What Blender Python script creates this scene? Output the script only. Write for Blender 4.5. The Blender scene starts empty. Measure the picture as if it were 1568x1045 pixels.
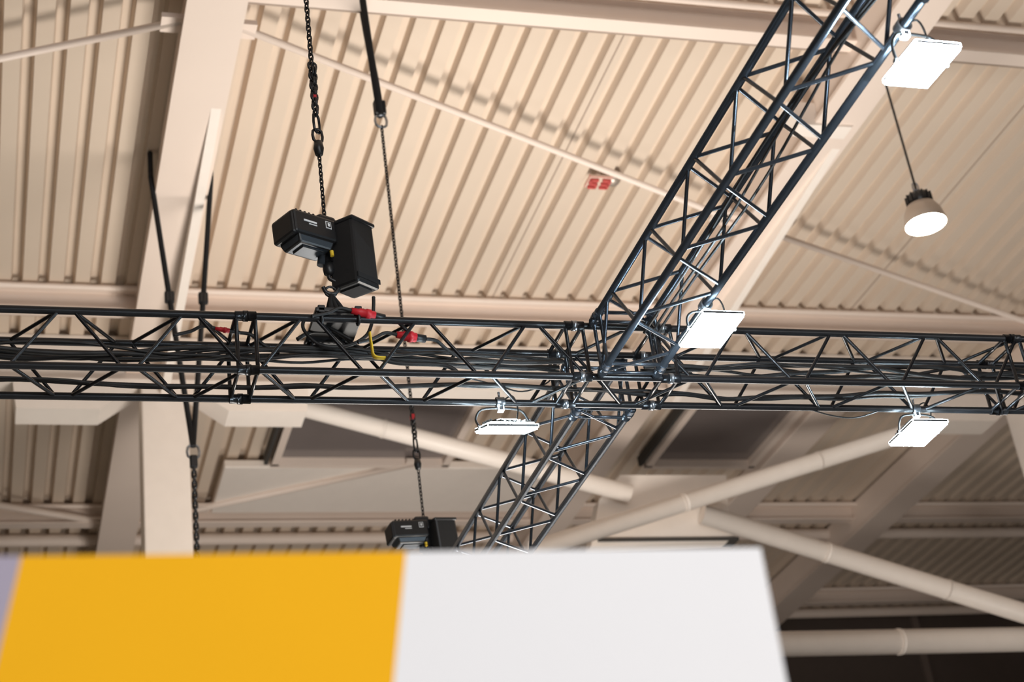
import bpy, bmesh, math, random
from mathutils import Vector, Matrix
random.seed(7)
S = bpy.context.scene
S.view_settings.view_transform = 'Standard'

# ------------------------------------------------------------------ camera
CZ = 1.6                       # eye height above the hall floor
F = 2600.0                     # focal length for a 1568-wide frame
U = Vector((-670, -4732, F)).normalized()      # world up in camera axes (x right, y down, z fwd)
Xc = Vector((8500, 230, F)); Xc = (Xc - U * Xc.dot(U)).normalized()
Dc = U.cross(Xc).normalized()
C = Vector((0, 0, CZ))
right = Vector((Xc[0], Dc[0], U[0])); down = Vector((Xc[1], Dc[1], U[1])); fwd = Vector((Xc[2], Dc[2], U[2]))
cam_d = bpy.data.cameras.new('camera'); cam = bpy.data.objects.new('camera', cam_d)
S.collection.objects.link(cam); S.camera = cam
m = Matrix.Identity(4)
for i in range(3):
    m[i][0] = right[i]; m[i][1] = -down[i]; m[i][2] = -fwd[i]; m[i][3] = C[i]
cam.matrix_world = m
cam_d.sensor_width = 36; cam_d.lens = 36 * F / 1568
cam_d.clip_end = 200
cam_d.dof.use_dof = True; cam_d.dof.focus_distance = 8.4; cam_d.dof.aperture_fstop = 2.4

def ray(px, py):
    return (right * (px - 784) + down * (py - 522.5) + fwd * F)
def onY(px, py, Y):
    d = ray(px, py); return C + d * ((Y - C.y) / d.y)
def onZ(px, py, Z):
    d = ray(px, py); return C + d * ((Z - C.z) / d.z)

# ------------------------------------------------------------------ materials
def mat(name, col, rough=0.6, metal=0.0, var=0.06, scale=6.0, bump=0.0, emit=None, estr=0.0, spec=0.5):
    mt = bpy.data.materials.new(name); mt.use_nodes = True
    nt = mt.node_tree; b = nt.nodes['Principled BSDF']
    b.inputs['Roughness'].default_value = rough
    b.inputs['Metallic'].default_value = metal
    b.inputs['Specular IOR Level'].default_value = spec
    tc = nt.nodes.new('ShaderNodeTexCoord')
    nz = nt.nodes.new('ShaderNodeTexNoise'); nz.inputs['Scale'].default_value = scale
    nz.inputs['Detail'].default_value = 5
    nt.links.new(tc.outputs['Object'], nz.inputs['Vector'])
    mx = nt.nodes.new('ShaderNodeMix'); mx.data_type = 'RGBA'
    nt.links.new(nz.outputs['Fac'], mx.inputs['Factor'])
    mx.inputs[6].default_value = tuple(max(0, c * (1 - var)) for c in col) + (1,)
    mx.inputs[7].default_value = tuple(min(1, c * (1 + var)) for c in col) + (1,)
    nt.links.new(mx.outputs[2], b.inputs['Base Color'])
    if bump:
        bp = nt.nodes.new('ShaderNodeBump'); bp.inputs['Strength'].default_value = bump
        nt.links.new(nz.outputs['Fac'], bp.inputs['Height']); nt.links.new(bp.outputs['Normal'], b.inputs['Normal'])
    if emit:
        b.inputs['Emission Color'].default_value = emit + (1,)
        b.inputs['Emission Strength'].default_value = estr
    return mt

M_deck = mat('painted_roof_deck', (0.67, 0.55, 0.44), 0.55, var=0.10, scale=0.5)
M_seam = mat('roof_deck_lap_joint', (0.38, 0.29, 0.23), 0.6)
M_steel = mat('cream_painted_steel', (0.79, 0.66, 0.57), 0.5, var=0.04, scale=1.5)
M_tube = mat('cream_tube_paint', (0.88, 0.79, 0.71), 0.45, var=0.04)
M_conc = mat('floor_concrete', (0.36, 0.34, 0.32), 0.6, var=0.15, scale=1.0)
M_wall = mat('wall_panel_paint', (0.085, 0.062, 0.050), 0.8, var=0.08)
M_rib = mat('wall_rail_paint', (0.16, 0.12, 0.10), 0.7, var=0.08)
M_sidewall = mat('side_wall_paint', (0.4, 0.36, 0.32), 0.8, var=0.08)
M_truss = mat('black_anodised_aluminium', (0.016, 0.016, 0.018), 0.28, metal=0.45, var=0.2, scale=20)
M_truss2 = mat('dark_steel_grey_aluminium', (0.070, 0.082, 0.10), 0.26, metal=0.8, var=0.2, scale=20)  # steel grey, base colour lifted to carry silver highlights from the floodlights
M_black = mat('black_powder_coat', (0.012, 0.012, 0.013), 0.4, var=0.2, scale=30)
M_bag = mat('black_nylon_fabric', (0.010, 0.009, 0.009), 0.8, var=0.3, scale=60, bump=0.3)
M_grey = mat('grey_hoist_casting', (0.07, 0.082, 0.095), 0.35, metal=0.5, var=0.15, scale=10)
M_cable = mat('black_rubber_cable', (0.010, 0.009, 0.009), 0.6)
M_strap = mat('black_webbing', (0.008, 0.008, 0.009), 0.9)
M_chain = mat('black_steel_chain', (0.03, 0.03, 0.032), 0.35, metal=0.8)
M_zinc = mat('zinc_steel', (0.34, 0.36, 0.39), 0.3, metal=0.9)
M_red = mat('red_plastic', (0.55, 0.015, 0.025), 0.45)
M_tag = mat('faded_red_sign_paint', (0.60, 0.10, 0.09), 0.6)
M_yel = mat('yellow_webbing', (0.75, 0.50, 0.03), 0.6)
M_label = mat('white_label', (0.7, 0.7, 0.7), 0.5)
M_glass = mat('tinted_skylight_glass', (0.19, 0.16, 0.15), 0.15, var=0.2, scale=1.0)
M_dark = mat('dark_gasket', (0.05, 0.045, 0.04), 0.7)
M_led = mat('led_panel', (0.9, 0.95, 1.0), 0.4, emit=(0.72, 0.90, 1.0), estr=220)
M_bay = mat('warm_lamp_diffuser', (1.0, 0.95, 0.85), 0.4, emit=(1.0, 0.91, 0.76), estr=40)
M_refl = mat('spun_aluminium_reflector', (0.46, 0.39, 0.33), 0.4, metal=0.5)
M_by = mat('yellow_board_print', (0.93, 0.47, 0.016), 0.9, var=0.02, spec=0.05)
M_bw = mat('white_board_print', (0.86, 0.86, 0.88), 0.8, var=0.01, spec=0.1)
M_bl = mat('lavender_board_print', (0.40, 0.36, 0.45), 0.8, var=0.02, spec=0.1)

# ------------------------------------------------------------------ mesh builder
class B:
    def __init__(self, name, mats):
        self.name = name; self.mats = mats; self.bm = bmesh.new()
    def mi(self, mt):
        if mt not in self.mats: self.mats.append(mt)
        return self.mats.index(mt)
    def ring(self, c, a, b, r, n, ry=None):
        ry = r if ry is None else ry
        return [self.bm.verts.new(c + a * (math.cos(2 * math.pi * k / n) * r) + b * (math.sin(2 * math.pi * k / n) * ry)) for k in range(n)]
    def skin(self, r1, r2, mi, smooth=True):
        n = len(r1)
        for k in range(n):
            f = self.bm.faces.new((r1[k], r1[(k + 1) % n], r2[(k + 1) % n], r2[k])); f.material_index = mi; f.smooth = smooth
    def frame(self, d):
        d = d.normalized(); up = Vector((0, 0, 1)) if abs(d.z) < 0.9 else Vector((1, 0, 0))
        a = d.cross(up).normalized(); return a, d.cross(a).normalized()
    def tube(self, p, q, r, mt, n=10, r2=None, cap=True):
        p = Vector(p); q = Vector(q); a, b = self.frame(q - p); mi = self.mi(mt)
        r1 = self.ring(p, a, b, r, n); rr = self.ring(q, a, b, r if r2 is None else r2, n)
        self.skin(r1, rr, mi)
        if cap:
            self.bm.faces.new(r1).material_index = mi; self.bm.faces.new(list(reversed(rr))).material_index = mi
    def sweep(self, pts, r, mt, n=8, closed=False, flat=None, sub=6):
        pts = [Vector(p) for p in pts]; mi = self.mi(mt)
        if sub > 1 and len(pts) > 2:
            out = []; N = len(pts)
            rng = range(N) if closed else range(N - 1)
            for i in rng:
                g = (lambda j: pts[j % N]) if closed else (lambda j: pts[max(0, min(N - 1, j))])
                p0, p1, p2, p3 = g(i - 1), g(i), g(i + 1), g(i + 2)
                for s in range(sub):
                    t = s / sub
                    out.append(0.5 * ((2 * p1) + (p2 - p0) * t + (2 * p0 - 5 * p1 + 4 * p2 - p3) * t * t + (3 * p1 - p0 - 3 * p2 + p3) * t ** 3))
            if not closed: out.append(pts[-1])
            pts = out
        rings = []; N = len(pts); a = None
        for i in range(N):
            if closed: d = pts[(i + 1) % N] - pts[i - 1]
            else: d = pts[min(i + 1, N - 1)] - pts[max(i - 1, 0)]
            d.normalize()
            if a is None: a, b = self.frame(d)
            else:
                a = (a - d * a.dot(d)).normalized(); b = d.cross(a).normalized()
            rings.append(self.ring(pts[i], a, b, r, n, flat))
        for i in range(N - 1): self.skin(rings[i], rings[i + 1], mi)
        if closed: self.skin(rings[-1], rings[0], mi)
        else:
            self.bm.faces.new(rings[0]).material_index = mi; self.bm.faces.new(list(reversed(rings[-1]))).material_index = mi
    def box(self, c, s, mt, R=None, bev=0.0, top=(1, 1)):
        c = Vector(c); mi = self.mi(mt); R = R or Matrix.Identity(3)
        vs = []
        for z in (-.5, .5):
            k = top if z > 0 else (1, 1)
            for x, y in ((-.5, -.5), (.5, -.5), (.5, .5), (-.5, .5)):
                vs.append(self.bm.verts.new(c + R @ Vector((x * s[0] * k[0], y * s[1] * k[1], z * s[2]))))
        fs = []
        for q in ((3, 2, 1, 0), (4, 5, 6, 7), (0, 1, 5, 4), (1, 2, 6, 5), (2, 3, 7, 6), (3, 0, 4, 7)):
            f = self.bm.faces.new([vs[k] for k in q]); f.material_index = mi; fs.append(f)
        if bev > 0:
            es = set(e for f in fs for e in f.edges)
            bmesh.ops.bevel(self.bm, geom=list(es), offset=bev, segments=2, affect='EDGES', profile=0.5)
    def prism(self, pts, vec, mt):
        pts = [Vector(p) for p in pts]; vec = Vector(vec); mi = self.mi(mt)
        a = [self.bm.verts.new(p) for p in pts]; b = [self.bm.verts.new(p + vec) for p in pts]; n = len(a)
        fs = [self.bm.faces.new(a), self.bm.faces.new(list(reversed(b)))]
        for k in range(n): fs.append(self.bm.faces.new((a[k], b[k], b[(k + 1) % n], a[(k + 1) % n])))
        for f in fs: f.material_index = mi
        bmesh.ops.recalc_face_normals(self.bm, faces=fs)
    def lathe(self, prof, c, mt, n=28, R=None):
        c = Vector(c); R = R or Matrix.Identity(3); mi = self.mi(mt); prev = None
        for r, z in prof:
            rg = self.ring(c + R @ Vector((0, 0, z)), R @ Vector((1, 0, 0)), R @ Vector((0, 1, 0)), max(r, 1e-4), n)
            if prev: self.skin(prev, rg, mi)
            prev = rg
    def ibeam(self, p, q, h, w, mt, tf=0.03, tw=0.03):
        p = Vector(p); q = Vector(q); d = (q - p); L = d.length; d.normalize(); s = d.cross(Vector((0, 0, 1))).normalized()
        R = Matrix((d, s, Vector((0, 0, 1)))).transposed(); mid = (p + q) / 2
        self.box(mid + Vector((0, 0, tf / 2)), (L, w, tf), mt, R)
        self.box(mid + Vector((0, 0, h - tf / 2)), (L, w, tf), mt, R)
        self.box(mid + Vector((0, 0, h / 2)), (L, tw, h - 2 * tf), mt, R)
    def link(self, c, d, side, L, w, r, mt):
        pts = []
        for k in range(12):
            t = 2 * math.pi * k / 12
            x = math.cos(t) * w / 2; y = math.sin(t) * w / 2 + (L - w) / 2 * (1 if math.sin(t) > 0.01 else (-1 if math.sin(t) < -0.01 else 0))
            pts.append(c + side * x + d * y)
        self.sweep(pts, r, mt, n=5, closed=True, sub=1)
    def chain(self, p, q, pitch, w, r, mt):
        p = Vector(p); q = Vector(q); d = q - p; n = max(1, int(d.length / pitch)); d.normalize()
        a, b = self.frame(d)
        for i in range(n + 1):
            ang = 0.4 + (math.pi / 2 if i % 2 else 0)
            s = a * math.cos(ang) + b * math.sin(ang)
            self.link(p + d * (pitch * (i + .5)), d, s, pitch * 1.35, w, r, mt)
    def done(self):
        me = bpy.data.meshes.new(self.name); self.bm.to_mesh(me); self.bm.free()
        ob = bpy.data.objects.new(self.name, me); S.collection.objects.link(ob)
        for mt in self.mats: me.materials.append(mt)
        return ob

def rot(rx=0, ry=0, rz=0):
    return (Matrix.Rotation(math.radians(rz), 3, 'Z') @ Matrix.Rotation(math.radians(ry), 3, 'Y') @ Matrix.Rotation(math.radians(rx), 3, 'X'))

# ------------------------------------------------------------------ room shell
X0, X1, Y0, Y1 = -14.0, 30.0, -12.0, 27.2
DZ = 10.0 + CZ       # underside of the roof deck
b = B('floor', []); b.box(((X0 + X1) / 2, (Y0 + Y1) / 2, -0.1), (X1 - X0, Y1 - Y0, 0.2), M_conc); b.done()
H = DZ + 0.3
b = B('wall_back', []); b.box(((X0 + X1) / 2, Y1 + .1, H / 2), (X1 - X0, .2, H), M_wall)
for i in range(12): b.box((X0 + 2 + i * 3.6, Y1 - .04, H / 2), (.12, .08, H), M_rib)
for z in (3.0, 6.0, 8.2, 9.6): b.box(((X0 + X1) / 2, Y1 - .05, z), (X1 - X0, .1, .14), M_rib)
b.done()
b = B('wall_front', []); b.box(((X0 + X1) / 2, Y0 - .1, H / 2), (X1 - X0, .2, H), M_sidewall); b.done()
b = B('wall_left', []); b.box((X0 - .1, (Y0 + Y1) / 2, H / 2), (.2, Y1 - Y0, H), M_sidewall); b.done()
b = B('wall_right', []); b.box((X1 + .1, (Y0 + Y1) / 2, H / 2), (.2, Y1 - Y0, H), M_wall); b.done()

# corrugated trapezoidal roof deck, ribs along Y
b = B('ceiling', []); mi = b.mi(M_deck)
P = 0.275; x = X0; prof = []
while x < X1:
    prof += [(x, 0), (x + 0.150, 0), (x + 0.172, 0.105), (x + 0.253, 0.105)]
    x += P
prof = [(min(px_, X1), z) for px_, z in prof]
prev = None
for px_, z in prof:
    pr = (b.bm.verts.new((px_, Y0, DZ + z)), b.bm.verts.new((px_, Y1, DZ + z)))
    if prev:
        f = b.bm.faces.new((prev[0], prev[1], pr[1], pr[0])); f.material_index = mi
    prev = pr
b.box(((X0 + X1) / 2, (Y0 + Y1) / 2, DZ + .25), (X1 - X0, Y1 - Y0, .1), M_dark)
for xs in (5.60, 10.28, -1.97):
    b.box((xs, 13.8, DZ - .004), (.014, 5.2, .008), M_seam)
b.done()

# ------------------------------------------------------------------ roof steelwork
for i, Yp in enumerate((-6, -1, 3.0, 7.0, 11.1, 16.5, 22.3, 26.0)):
    b = B('roof_purlin', [])
    b.ibeam((X0, Yp, DZ - .27), (X1, Yp, DZ - .27), .27, .17, M_steel)
    b.tube((X0, Yp - .2, DZ - .06), (X1, Yp - .2, DZ - .06), .035, M_steel, n=8)
    b.tube((X0, Yp + .13, DZ - .23), (X1, Yp + .13, DZ - .23), .018, M_seam, n=8)
    if Yp > 20:
        b.tube((X0, Yp + .9, DZ - .1), (X1, Yp + .9, DZ - .1), .09, M_steel, n=10)
    b.done()

def rafter(X):
    b = B('roof_rafter', [])
    z0 = DZ - .5
    b.box((X, (Y0 + Y1) / 2, DZ - .235), (.42, Y1 - Y0, .45), M_steel, bev=.01)
    b.box((X, (Y0 + Y1) / 2, z0 + .02), (.50, Y1 - Y0, .04), M_steel)
    b.prism([(X + .12, 12.4, z0), (X + .12, 17.3, z0), (X + .12, 17.3, z0 - .35)], (.09, 0, 0), M_tube)
    b.done()
RX = (1.72, 7.95, 13.35, -4.6, 19.6, 25.5, -10.8)
for X in RX: rafter(X)

# deep transverse girder with brackets either side of every column
b = B('transverse_girder', [])
gy = 17.55; gz0 = 9.32 + CZ
b.box(((X0 + X1) / 2, gy, gz0 + .03), (X1 - X0, .40, .06), M_tube)
b.box(((X0 + X1) / 2, gy, (gz0 + DZ) / 2), (X1 - X0, .2, DZ - gz0 - .02), M_tube)
for X in (1.89, 13.4, -9.6):
    for s in (-1, 1):
        pts = [(X + s * .27, gy - .2, gz0), (X + s * .72, gy - .2, gz0 - .33), (X + s * 1.62, gy - .2, gz0 - .33), (X + s * 1.66, gy - .2, gz0)]
        b.prism(pts, (0, .4, 0), M_tube)
b.done()
for X in (1.89, 13.4, -9.6):
    b = B('steel_column', [])
    b.box((X, gy, gz0 / 2), (.52, .42, gz0), M_tube, bev=.02)
    b.box((X, gy, .02), (.8, .8, .04), M_steel)
    b.done()

# tubular bracing below the girder
def brace(p, q, Y, r=.11):
    b = B('roof_brace_tube', [])
    P1 = onY(*p, Y); P2 = onY(*q, Y); d = (P2 - P1).normalized()
    b.tube(P1, P2, r, M_tube, n=20)
    for t in (.33, .66):
        c = P1.lerp(P2, t); b.tube(c - d * .02, c + d * .02, r * 1.06, M_tube, n=20)
    b.done()
brace((395, 606), (965, 757), 18.2, .115)
brace((1445, 646), (815, 843), 17.95, .115)
brace((1075, 788), (1640, 962), 18.2, .13)
brace((1150, 988), (1800, 975), 18.6, .16)
b = B('gusset_plate', [])
b.prism([onY(*p, 18.35) for p in ((950, 728), (1112, 728), (1116, 790), (1128, 828), (905, 838), (918, 765))], (0, .25, 0), M_tube)
b.box(onY(1020, 832, 18.45), (1.9, .26, .04), M_dark)
b.done()
b = B('gusset_plate', [])
b.prism([onY(*p, 12.0) for p in ((1205, 155), (1320, 163), (1305, 195), (1225, 190))], (0, .2, 0), M_tube)
b.done()

# flat roof bracing rods just below the deck
def rod(p, q, z=DZ - .3, w=.035):
    b = B('roof_bracing_rod', [])
    A = onZ(*p, z); D = onZ(*q, z)
    b.tube(A, D, w, M_steel, n=10)
    for E, s in ((A, 1), (D, -1)):
        dd = (D - A).normalized() * s
        b.box(E + dd * .08, (.2, .2, .05), M_steel)
    b.done()
rod((362, 40), (1110, 332)); rod((1110, 332), (1600, 503))
rod((-60, 102), (278, 32)); rod((-40, 768), (160, 800), DZ - .2, .05)
rod((300, 780), (640, 708), DZ - .2, .05)

# skylights with frames
def skylight(xa, xb, ya, yb):
    b = B('skylight', [])
    z = DZ - .10; cx = (xa + xb) / 2; cy = (ya + yb) / 2
    b.box((cx, cy, z), (xb - xa, yb - ya, .04), M_glass)
    t = .10
    b.box((cx, ya, z - .02), (xb - xa + t, t, .22), M_steel); b.box((cx, yb, z - .02), (xb - xa + t, t, .22), M_steel)
    b.box((xa, cy, z - .02), (t, yb - ya, .22), M_steel); b.box((xb, cy, z - .02), (t, yb - ya, .22), M_steel)
    b.box((xa - .12, cy, z - .04), (.05, yb - ya, .14), M_dark)
    b.done()
skylight(3.65, 6.0, 17.9, 20.45); skylight(9.0, 10.6, 17.9, 20.45)
b = B('ceiling_soffit_panel', [])
b.box((5.3, 21.35, DZ - .12), (4.6, 1.5, .12), M_tube, bev=.02)
b.done()
b = B('ceiling_soffit_panel', [])
b.box((10.97, 20.0, DZ - .16), (.5, 4.2, .24), M_steel, bev=.02)
b.done()

# ------------------------------------------------------------------ box trusses
TS = .29; TX = 2.87; TY = 6.92; TZ = 3.80 + CZ
def truss(bl, p0, a, b_, length, mt, per=.56, cr=.0185, br=.0090, joints=()):
    p0 = Vector(p0); a = Vector(a); b_ = Vector(b_); c = Vector((0, 0, 1)); s = TS
    corners = [Vector((0, 0, 0)), b_ * s, b_ * s + c * s, c * s]
    for k in corners:
        bl.tube(p0 + k, p0 + k + a * length, cr, mt, n=16)
    n = int(length / (per / 2))
    for f in range(4):
        A = p0 + corners[f]; D = p0 + corners[(f + 1) % 4]; ph = f % 2
        for i in range(n):
            u = A if (i + ph) % 2 == 0 else D; v = D if (i + ph) % 2 == 0 else A
            e = per * .06
            q1 = u + a * (i * per / 2 + e); q2 = v + a * ((i + 1) * per / 2 - e)
            bl.tube(q1, q2, br, mt, n=8, cap=False)
    for j, bright in joints:
        for f in range(4):
            A = p0 + corners[f]; D = p0 + corners[(f + 1) % 4]
            for o in (-.045, .045):
                bl.tube(A + a * (j + o), D + a * (j + o), br * 1.1, mt, n=8)
            bl.tube(A + a * (j - .05), A + a * (j + .05), cr * 1.3, mt, n=14)
            bl.tube(A + a * (j - .012), A + a * (j + .012), cr * 1.45, M_zinc if bright else mt, n=14)
b = B('lighting_truss', [])
truss(b, (-5, TY, TZ), (1, 0, 0), (0, 1, 0), 16.0, M_truss, joints=((2.14, 0), (4.14, 0), (6.14, 0), (7.78, 1), (8.25, 1), (10.3, 0), (12.3, 0), (14.3, 0)))
b.done()
b = B('lighting_truss', [])
truss(b, (TX, TY - .025, TZ), (0, -1, 0), (1, 0, 0), 9.0, M_truss2, joints=((.07, 0), (2.9, 0), (4.9, 0), (6.9, 0)))
truss(b, (TX, TY + TS + .025, TZ), (0, 1, 0), (1, 0, 0), 8.5, M_truss2, joints=((.07, 0), (4.0, 0), (6.0, 0)))
b.done()

# cables lying in the trusses
def bundle(x0, x1, n, yb, zb, amp, name='power_cable_bundle'):
    b = B(name, [])
    for k in range(n):
        pts = []; x = x0
        ph = random.random() * 6
        while x < x1:
            pts.append((x, yb + .04 * math.sin(x * 2.3 + ph) + random.uniform(-.012, .012), zb + amp * math.sin(x * 3.1 + ph * 2) + random.uniform(-.01, .01)))
            x += .22
        b.sweep(pts, random.choice((.007, .009, .012)), M_cable, n=6, sub=4)
    b.done()
bundle(-4.5, 2.83, 7, TY + .2, TZ + .19, .022)
bundle(3.2, 9.5, 5, TY + .2, TZ + .17, .022)
bundle(-4.5, 9.5, 2, TY + .2, TZ + .03, .006)
b = B('power_cable_bundle', [])
for k in range(3):
    pts = [(TX + .12 + .03 * k + .03 * math.sin(y * 2 + k), y, TZ + .05 + .03 * math.sin(3 * y + k)) for y in [(-1.5 + .3 * i) for i in range(28)]]
    b.sweep(pts, .007, M_cable, n=6, sub=3)
b.done()
b = B('hanging_cable', [])
for pts in (((1225, 622), (1270, 636), (1310, 640), (1350, 628)), ((700, 575), (760, 590), (800, 600), (840, 585), (850, 560))):
    b.sweep([onY(p[0], p[1], TY + TS) for p in pts], .004, M_cable, n=6)
b.done()

# ------------------------------------------------------------------ chain hoists
def hook(b, c, s=1.0):
    b.lathe([(.0, 0), (.018 * s, -.004), (.026 * s, -.03 * s), (.022 * s, -.055 * s), (.010 * s, -.065 * s), (0, -.066 * s)], c, M_black, n=16)
    o = Vector(c) + Vector((0, 0, -.066 * s))
    pts = [o + Vector((x * s, 0, z * s)) for x, z in ((0, .01), (0, -.012), (.028, -.03), (.034, -.06), (.012, -.085), (-.018, -.08), (-.03, -.055))]
    b.sweep(pts, .009 * s, M_black, n=8)

def hoist(name, ax, ay, ztop_truss, zbody, yaw, zring, pitch=.024):
    b = B(name, [])
    R = rot(0, 0, yaw) @ rot(0, -4, 0); c = Vector((ax, ay, zbody))
    def L(x, y, z): return c + R @ Vector((x, y, z))
    b.box(L(-.135, 0, .02), (.27, .18, .13), M_black, R, bev=.014)
    b.box(L(-.13, 0, -.062), (.23, .16, .045), M_grey, R @ rot(180, 0, 0), bev=.010, top=(.86, .80))
    b.box(L(-.13, 0, -.088), (.13, .085, .010), M_grey, R, bev=.004)
    b.box(L(-.262, 0, .015), (.035, .165, .13), M_black, R, bev=.014)
    for i in range(7): b.box(L(-.235 + i * .027, 0, .088), (.009, .15, .016), M_black, R)
    b.box(L(-.03, 0, .07), (.11, .14, .10), M_black, R, bev=.015)
    b.box(L(-.17, -.0915, .03), (.08, .003, .010), M_label, R)
    b.box(L(-.155, -.0915, .015), (.05, .003, .005), M_label, R)
    b.box(L(-.055, -.0915, .040), (.034, .003, .040), M_label, R)
    b.box(L(-.055, -.0935, .040), (.026, .003, .030), M_black, R)
    b.box(L(-.055, -.0955, .040), (.014, .002, .018), M_label, R)
    b.tube(L(-.03, -.06, -.085), L(-.03, -.06, -.115), .010, M_yel, n=10)
    b.tube(L(-.0, 0, -.12), L(0, 0, .0), .032, M_black, n=14)
    b.tube(L(-.04, .02, -.13), L(-.02, .0, -.02), .022, M_grey, n=12)
    Rb = rot(5, -7, yaw + 12)
    bc = Vector((ax, ay, zbody)) + Vector((.125, -.01, -.085))
    b.box(bc, (.185, .17, .36), M_bag, Rb, bev=.016, top=(.95, .92))
    b.box(bc + Rb @ Vector((0, 0, .172)), (.19, .175, .022), M_bag, Rb, bev=.008)
    b.box(bc + Rb @ Vector((0, -.087, -.14)), (.18, .006, .025), M_strap, Rb)
    b.box(bc + Rb @ Vector((0, 0, -.183)), (.10, .12, .01), M_strap, Rb)
    for s in (-1, 1): b.tube(bc + Rb @ Vector((-.07, s * .07, .16)), L(0, s * .04, .1), .008, M_black)
    hook(b, Vector((ax, ay, zbody - .115)), 1.2)
    hz = zbody - .285
    b.sweep([Vector((ax + .028 * math.cos(t), ay, hz + .028 * math.sin(t))) for t in [k * math.pi / 5 for k in range(10)]], .007, M_black, n=8, closed=True, sub=2)
    for sx in (-.03, .0, .03):
        for sy in (-TS / 2, TS / 2):
            b.sweep([(ax, ay, hz - .02), (ax + sx * .7, ay + sy * .5, (hz + ztop_truss) / 2), (ax + sx, ay + sy, ztop_truss + .03)], .012, M_strap, n=6, sub=3)
    b.box((ax, ay, ztop_truss + .036), (.24, TS + .06, .022), M_black, bev=.005)
    for sx in (-.09, .09):
        for sy in (-TS / 2, TS / 2):
            b.box((ax + sx, ay + sy, ztop_truss + .04), (.035, .06, .04), M_black, bev=.005)
            b.sweep([(ax + sx, ay + sy + .026 * math.cos(t), ztop_truss + .026 * math.sin(t)) for t in [k * math.pi / 4 for k in range(8)]], .008, M_black, n=8, closed=True, sub=2)
    b.chain((ax, ay, zbody + .10), (ax, ay, zring - .16), pitch, .017, .004, M_chain)
    b.lathe([(0, 0), (.022, -.005), (.028, -.045), (.02, -.085), (.0, -.09)], (ax, ay, zring - .07), M_black, n=16)
    b.link(Vector((ax, ay, zring - .035)), Vector((0, 0, 1)), Vector((1, .2, 0)).normalized(), .085, .055, .008, M_black)
    b.link(Vector((ax, ay, zring + .045)), Vector((0, 0, 1)), Vector((.7, .7, 0)), .12, .055, .0075, M_chain)
    return b
A = onY(497, 335, TY + TS / 2); ax = A.x; ay = TY + TS / 2
zr = onY(489, 200, ay).z
b = hoist('chain_hoist', ax, ay, TZ + TS, 4.615 + CZ, 28, zr)
z1 = onY(480, 98, ay).z
b.chain((ax, ay, zr + .10), (ax - .004, ay, z1), .034, .032, .0075, M_black)
b.chain((ax, ay, zr + .10), (ax + .012, ay, z1), .034, .030, .006, M_black)
b.box((ax, ay, zr + .22), (.02, .02, .025), M_red)
b.chain((ax, ay, z1), (ax, ay, DZ + .02), .032, .024, .005, M_chain)
b.done()
YH = 11.05
A2 = onY(648, 790, YH)
zr2 = onY(636, 690, YH).z
b = hoist('chain_hoist', A2.x, YH, TZ + TS, A2.z - .15, 5, zr2, .03)
ax2 = A2.x; ay2 = YH
z2 = onY(630, 640, YH).z; zt = onY(580, 185, YH).z
b.box((ax2, ay2, z2), (.04, .04, .06), M_red, bev=.008)
b.chain((ax2, ay2, zr2 + .1), (ax2, ay2, z2 + .1), .034, .034, .008, M_black)
b.chain((ax2, ay2, z2 + .1), (ax2, ay2, zt - .06), .03, .022, .0055, M_chain)
b.link(Vector((ax2, ay2, zt)), Vector((0, 0, 1)), Vector((1, 0, 0)), .13, .10, .012, M_zinc)
for k in range(2):
    s = (-1, 1)[k]
    b.sweep([(ax2, ay2, zt + .06), (ax2 + s * .02 - .01, YH + s * .05, zt + .35), (ax2 + s * .035 - .04, YH + .05 + s * .14, DZ - .27), (ax2 + s * .035 - .04, YH + .05 + s * .13, DZ - .01)], .042, M_strap, n=8, flat=.030, sub=5)
b.box((ax2, ay2, zt + .13), (.10, .06, .14), M_strap, bev=.01)
b.done()

# bridle sling around the left rafter
b = B('lifting_sling', [])
ys = 13.8; rg = onY(296, 692, ys); xr = 1.72
la = Vector((xr - .29, ys, DZ - .30)); lb = Vector((xr + .29, ys, DZ - .30))
for e in (la, lb):
    mid = rg.lerp(e, .54)
    b.sweep([rg + Vector((0, 0, .05)), mid, e], .032, M_strap, n=10, flat=.026, sub=3)
    b.box(mid, (.09, .06, .12), M_black, bev=.015)
    b.sweep([e, e + Vector((0, 0, .12)), e + Vector((0, 0, .28))], .032, M_strap, n=8, flat=.026, sub=2)
b.link(rg, Vector((0, 0, 1)), Vector((1, 0, 0)), .14, .11, .013, M_zinc)
b.box(rg + Vector((0, 0, -.1)), (.07, .06, .12), M_black, bev=.015)
b.chain(rg + Vector((0, 0, -.15)), rg + Vector((0, 0, -2.6)), .05, .034, .011, M_black)
b.done()

# red CEE connectors and yellow strap on the truss
def plug(p, ang, L=.12, r=.022):
    b = B('power_plug', [])
    p = Vector(p); R = rot(0, 90 + ang, 10)
    b.lathe([(0, -L / 2), (r * .7, -L / 2), (r * .8, -L * .2), (r, -L * .15), (r, L * .1), (r * 1.2, L * .12), (r * 1.2, L * .3), (r, L * .32), (r, L / 2), (0, L / 2)], p, M_red, n=16, R=R)
    b.lathe([(r * .85, L / 2), (r * .85, L / 2 + .05), (0, L / 2 + .05)], p, M_black, n=16, R=R)
    for s, e in ((-1, L / 2), (1, L / 2 + .05)):
        q = p + R @ Vector((0, 0, s * e)); d = R @ Vector((0, 0, s))
        b.sweep([q, q + d * .06, q + d * .12 + Vector((0, .02, -.03)), q + d * .2 + Vector((0, .03, -.06))], .009, M_cable, n=8)
    b.done()
plug(onY(556, 480, TY - .02), 6, .12, .022); plug(onY(622, 515, TY + .05), 2, .1, .024); plug(onY(340, 505, TY + .12), 4, .07, .012)
b = B('yellow_safety_strap', [])
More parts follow.
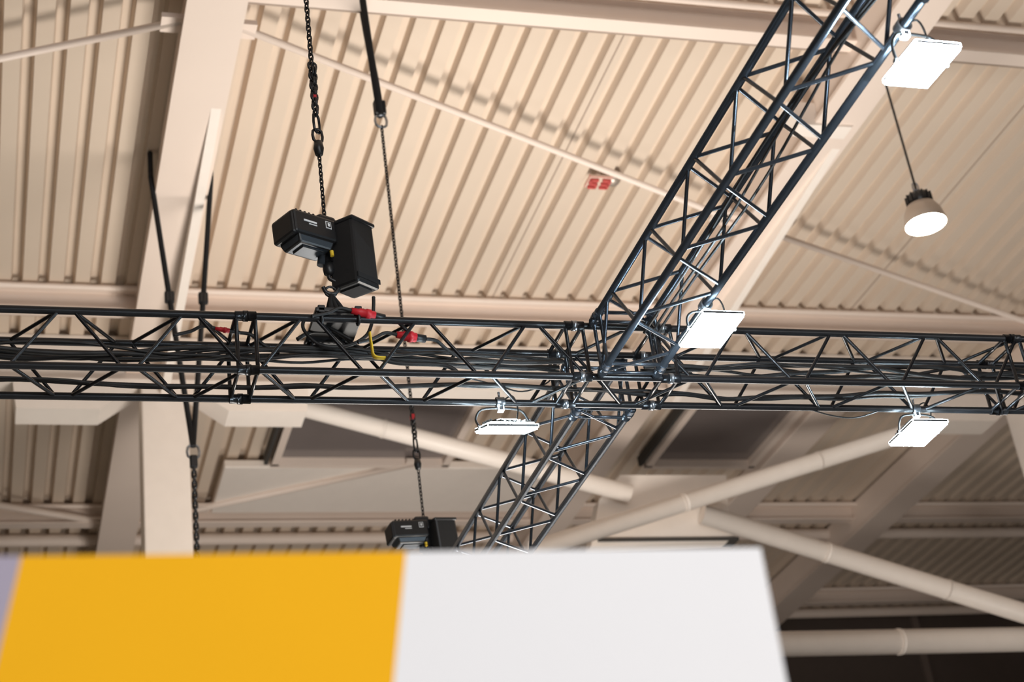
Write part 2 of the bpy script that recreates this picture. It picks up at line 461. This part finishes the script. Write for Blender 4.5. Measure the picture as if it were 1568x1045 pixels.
b.sweep([onY(*p, TY - .025) for p in ((566, 510), (569, 530), (573, 546), (590, 549))], .017, M_yel, n=8, flat=.006)
b.done()
b = B('hoist_control_cable', [])
b.sweep([onY(*p, TY + .12) for p in ((572, 455), (572, 470), (570, 492), (560, 515), (530, 530), (490, 528), (465, 505), (470, 488), (500, 500), (540, 522))], .009, M_cable, n=8)
b.sweep([onY(*p, TY + .18) for p in ((455, 520), (480, 508), (520, 512), (545, 530), (600, 555), (680, 560), (705, 575))], .011, M_cable, n=8)
b.done()

# ------------------------------------------------------------------ LED floodlights
def flood(face, w, l, tilt, chord, power):
    b = B('led_floodlight', [])
    R = rot(tilt, 0, 0); c = Vector(face)
    def L(x, y, z): return c + R @ Vector((x, y, z))
    b.box(L(0, 0, .0), (w, l, .008), M_led, R)
    b.box(L(0, 0, .014), (w * 1.05, l * 1.05, .020), M_black, R, bev=.004)
    b.box(L(0, 0, .028), (w * .9, l * .9, .010), M_grey, R, bev=.003)
    for i in range(9): b.box(L((i - 4) * w / 10, 0, .040), (.005, l * .7, .018), M_black, R)
    b.box(L(0, 0, .042), (w * .4, l * .3, .028), M_black, R, bev=.006)
    ch = Vector(chord); top = (ch.z - .03)
    for s in (-1, 1):
        b.sweep([L(s * (w / 2 + .012), 0, .016), (c.x + s * (w / 2 + .012), ch.y, (c.z + top) / 2 + .01), (c.x + s * w * .4, ch.y, top - .01), (ch.x, ch.y, top)], .006, M_black, n=8, sub=4)
        b.tube(L(s * (w / 2 - .01), 0, .016), L(s * (w / 2 + .022), 0, .016), .010, M_black)
    b.lathe([(.03, -.02), (.03, .02), (.021, .02), (.021, -.02), (.03, -.02)], ch, M_zinc, n=18, R=rot(0, 90, 0) if chord[1] > TY else rot(90, 0, 0))
    b.box(ch + Vector((0, 0, -.035)), (.03, .03, .03), M_zinc, bev=.004)
    b.tube(ch + Vector((0, 0, .02)), ch + Vector((0, 0, .06)), .006, M_zinc)
    b.sweep([ch + Vector((.02, .02, .02)), ch + Vector((.07, 0, .04)), ch + Vector((.09, 0, -.03)), L(w * .2, 0, .04)], .004, M_cable, n=6)
    ob = b.done()
    # added point light below the LED face, brightens the truss around it
    l_ = bpy.data.lights.new('led_fill_point', 'POINT'); l_.energy = power; l_.color = (.70, .87, 1.0); l_.shadow_soft_size = 0.0
    o = bpy.data.objects.new('led_fill_point', l_); S.collection.objects.link(o); o.location = L(0, 0, -.10); o.parent = ob
xr_ = TX + TS
f1 = onZ(1412, 102, TZ - .18); flood(f1, .175, .245, 4, (xr_, f1.y, TZ), 30)
f2 = onZ(1090, 508, TZ - .14); flood(f2, .20, .29, 0, (xr_, f2.y, TZ), 30)
f3 = onZ(1407, 666, TZ - .14); flood(f3, .205, .27, 0, (f3.x, TY + TS, TZ), 22)
f4 = onZ(776, 660, TZ - .18); flood(f4, .25, .22, 20, (f4.x, TY + TS, TZ), 18)

# ------------------------------------------------------------------ high-bay pendant lamp
b = B('high_bay_lamp', [])
pc = onY(1418, 344, 11.3); k9 = .9
b.lathe([(.21 * k9, 0), (.215 * k9, .015), (.19 * k9, .13), (.15 * k9, .20), (.10 * k9, .22)], pc, M_refl, n=36)
b.lathe([(.0, .03), (.20 * k9, .03), (.205 * k9, .0)], pc, M_bay, n=36)
b.lathe([(.09, .20), (.11, .22), (.115, .28), (.10, .32), (.05, .335), (0, .335)], pc, M_black, n=30)
for k in range(14):
    t = 2 * math.pi * k / 14; b.box(pc + Vector((.11 * math.cos(t), .11 * math.sin(t), .27)), (.03, .008, .09), M_black, rot(0, 0, math.degrees(t)))
b.tube(pc + Vector((0, 0, .32)), pc + Vector((0, 0, .38)), .02, M_zinc)
b.tube(pc + Vector((0, 0, .36)), (pc.x, pc.y, DZ - .02), .012, M_black)
b.link(pc + Vector((0, 0, .41)), Vector((0, 0, 1)), Vector((1, 0, 0)), .1, .06, .008, M_zinc)
b.done()

# red aisle number tag & detector on the deck
b = B('ceiling_number_sign', [])
q = onZ(917, 282, DZ - .12)
for i, dx in enumerate((-.065, .065)):
    c = q + Vector((dx, 0, 0))
    for yy in (-.065, 0, .065): b.box(c + Vector((0, yy, 0)), (.085, .024, .03), M_tag)
    b.box(c + Vector((.038, .033, 0)), (.024, .07, .03), M_tag); b.box(c + Vector(((-.038, .038)[i], -.033, 0)), (.024, .07, .03), M_tag)
b.box(q + Vector((0, 0, .035)), (.26, .20, .03), M_deck, bev=.005)
b.box(q + Vector((0, 0, .08)), (.05, .05, .08), M_steel)
b.done()
b = B('smoke_detector', [])
q = onZ(938, 272, DZ)
b.lathe([(0, -.09), (.05, -.085), (.08, -.05), (.09, -.02), (.09, 0)], q, M_refl, n=20)
b.done()

# ------------------------------------------------------------------ exhibition stand header
TYb = 2.4; TZb = 1.0 + CZ
n_ = Vector((0, .951, -.308)); p_ = Vector((0, TYb, TZb))
def onP(px, py):
    d = ray(px, py); return C + d * ((p_ - C).dot(n_) / d.dot(n_))
def edge(pt, pb):
    a = onP(*pt); c = onP(*pb); d = (a - c); t1 = (TZb - c.z) / d.z; t0 = (TZb - .55 - c.z) / d.z
    return c + d * t1, c + d * t0
eL = edge((32, 856), (-13, 1045)); eM = edge((622, 846), (603, 1045)); eR = edge((1165, 840), (1205, 1045))
eF = (eL[0] + Vector((-1.2, 0, 0)), eL[1] + Vector((-1.2, 0, 0)))
b = B('exhibition_stand_wall', [])
th = n_ * .05
for (l, r, mt) in ((eF, eL, M_bl), (eL, eM, M_by), (eM, eR, M_bw)):
    b.prism([l[0], r[0], r[1], l[1]], th, mt)
    lo = Vector((l[1].x, l[1].y, 0)); ro = Vector((r[1].x, r[1].y, 0))
    b.prism([l[1], r[1], ro, lo], (0, .06, 0), mt)
b.done()

# ------------------------------------------------------------------ lighting
def area(name, loc, size, power, col, rx=0, ry=0):
    l = bpy.data.lights.new(name, 'AREA'); l.shape = 'SQUARE'; l.size = size; l.energy = power; l.color = col
    o = bpy.data.objects.new(name, l); S.collection.objects.link(o); o.location = loc
    o.rotation_euler = (math.radians(rx), math.radians(ry), 0); return o
area('unseen_fill_up', (4.6, 12.0, 3.6), 3, 760, (1.0, .94, .87), 180)  # added main fill aimed up at the roof, not an actual stand lamp
area('unseen_fill_up', (-3, 14, 2.4), 6, 60, (1.0, .97, .78), 180)  # added weak fill for the left side of the roof
area('unseen_fill_up', (5, 20, 2.4), 4, 130, (1.0, .93, .87), 180)  # added fill for the far roof and soffit
area('unseen_fill_front', (1.5, -5, 8.0), 4, 430, (.95, .97, 1.0), 62)  # added fill behind the camera, brightens the boards and truss fronts
area('unseen_fill_front', (4, -4, 3.5), 4, 330, (1.0, .96, .92), 112)  # added fill aimed up and forward, brightens the girder face
w = bpy.data.worlds.new('hall_ambient'); S.world = w; w.use_nodes = True
w.node_tree.nodes['Background'].inputs[0].default_value = (.9, .85, .8, 1); w.node_tree.nodes['Background'].inputs[1].default_value = .3
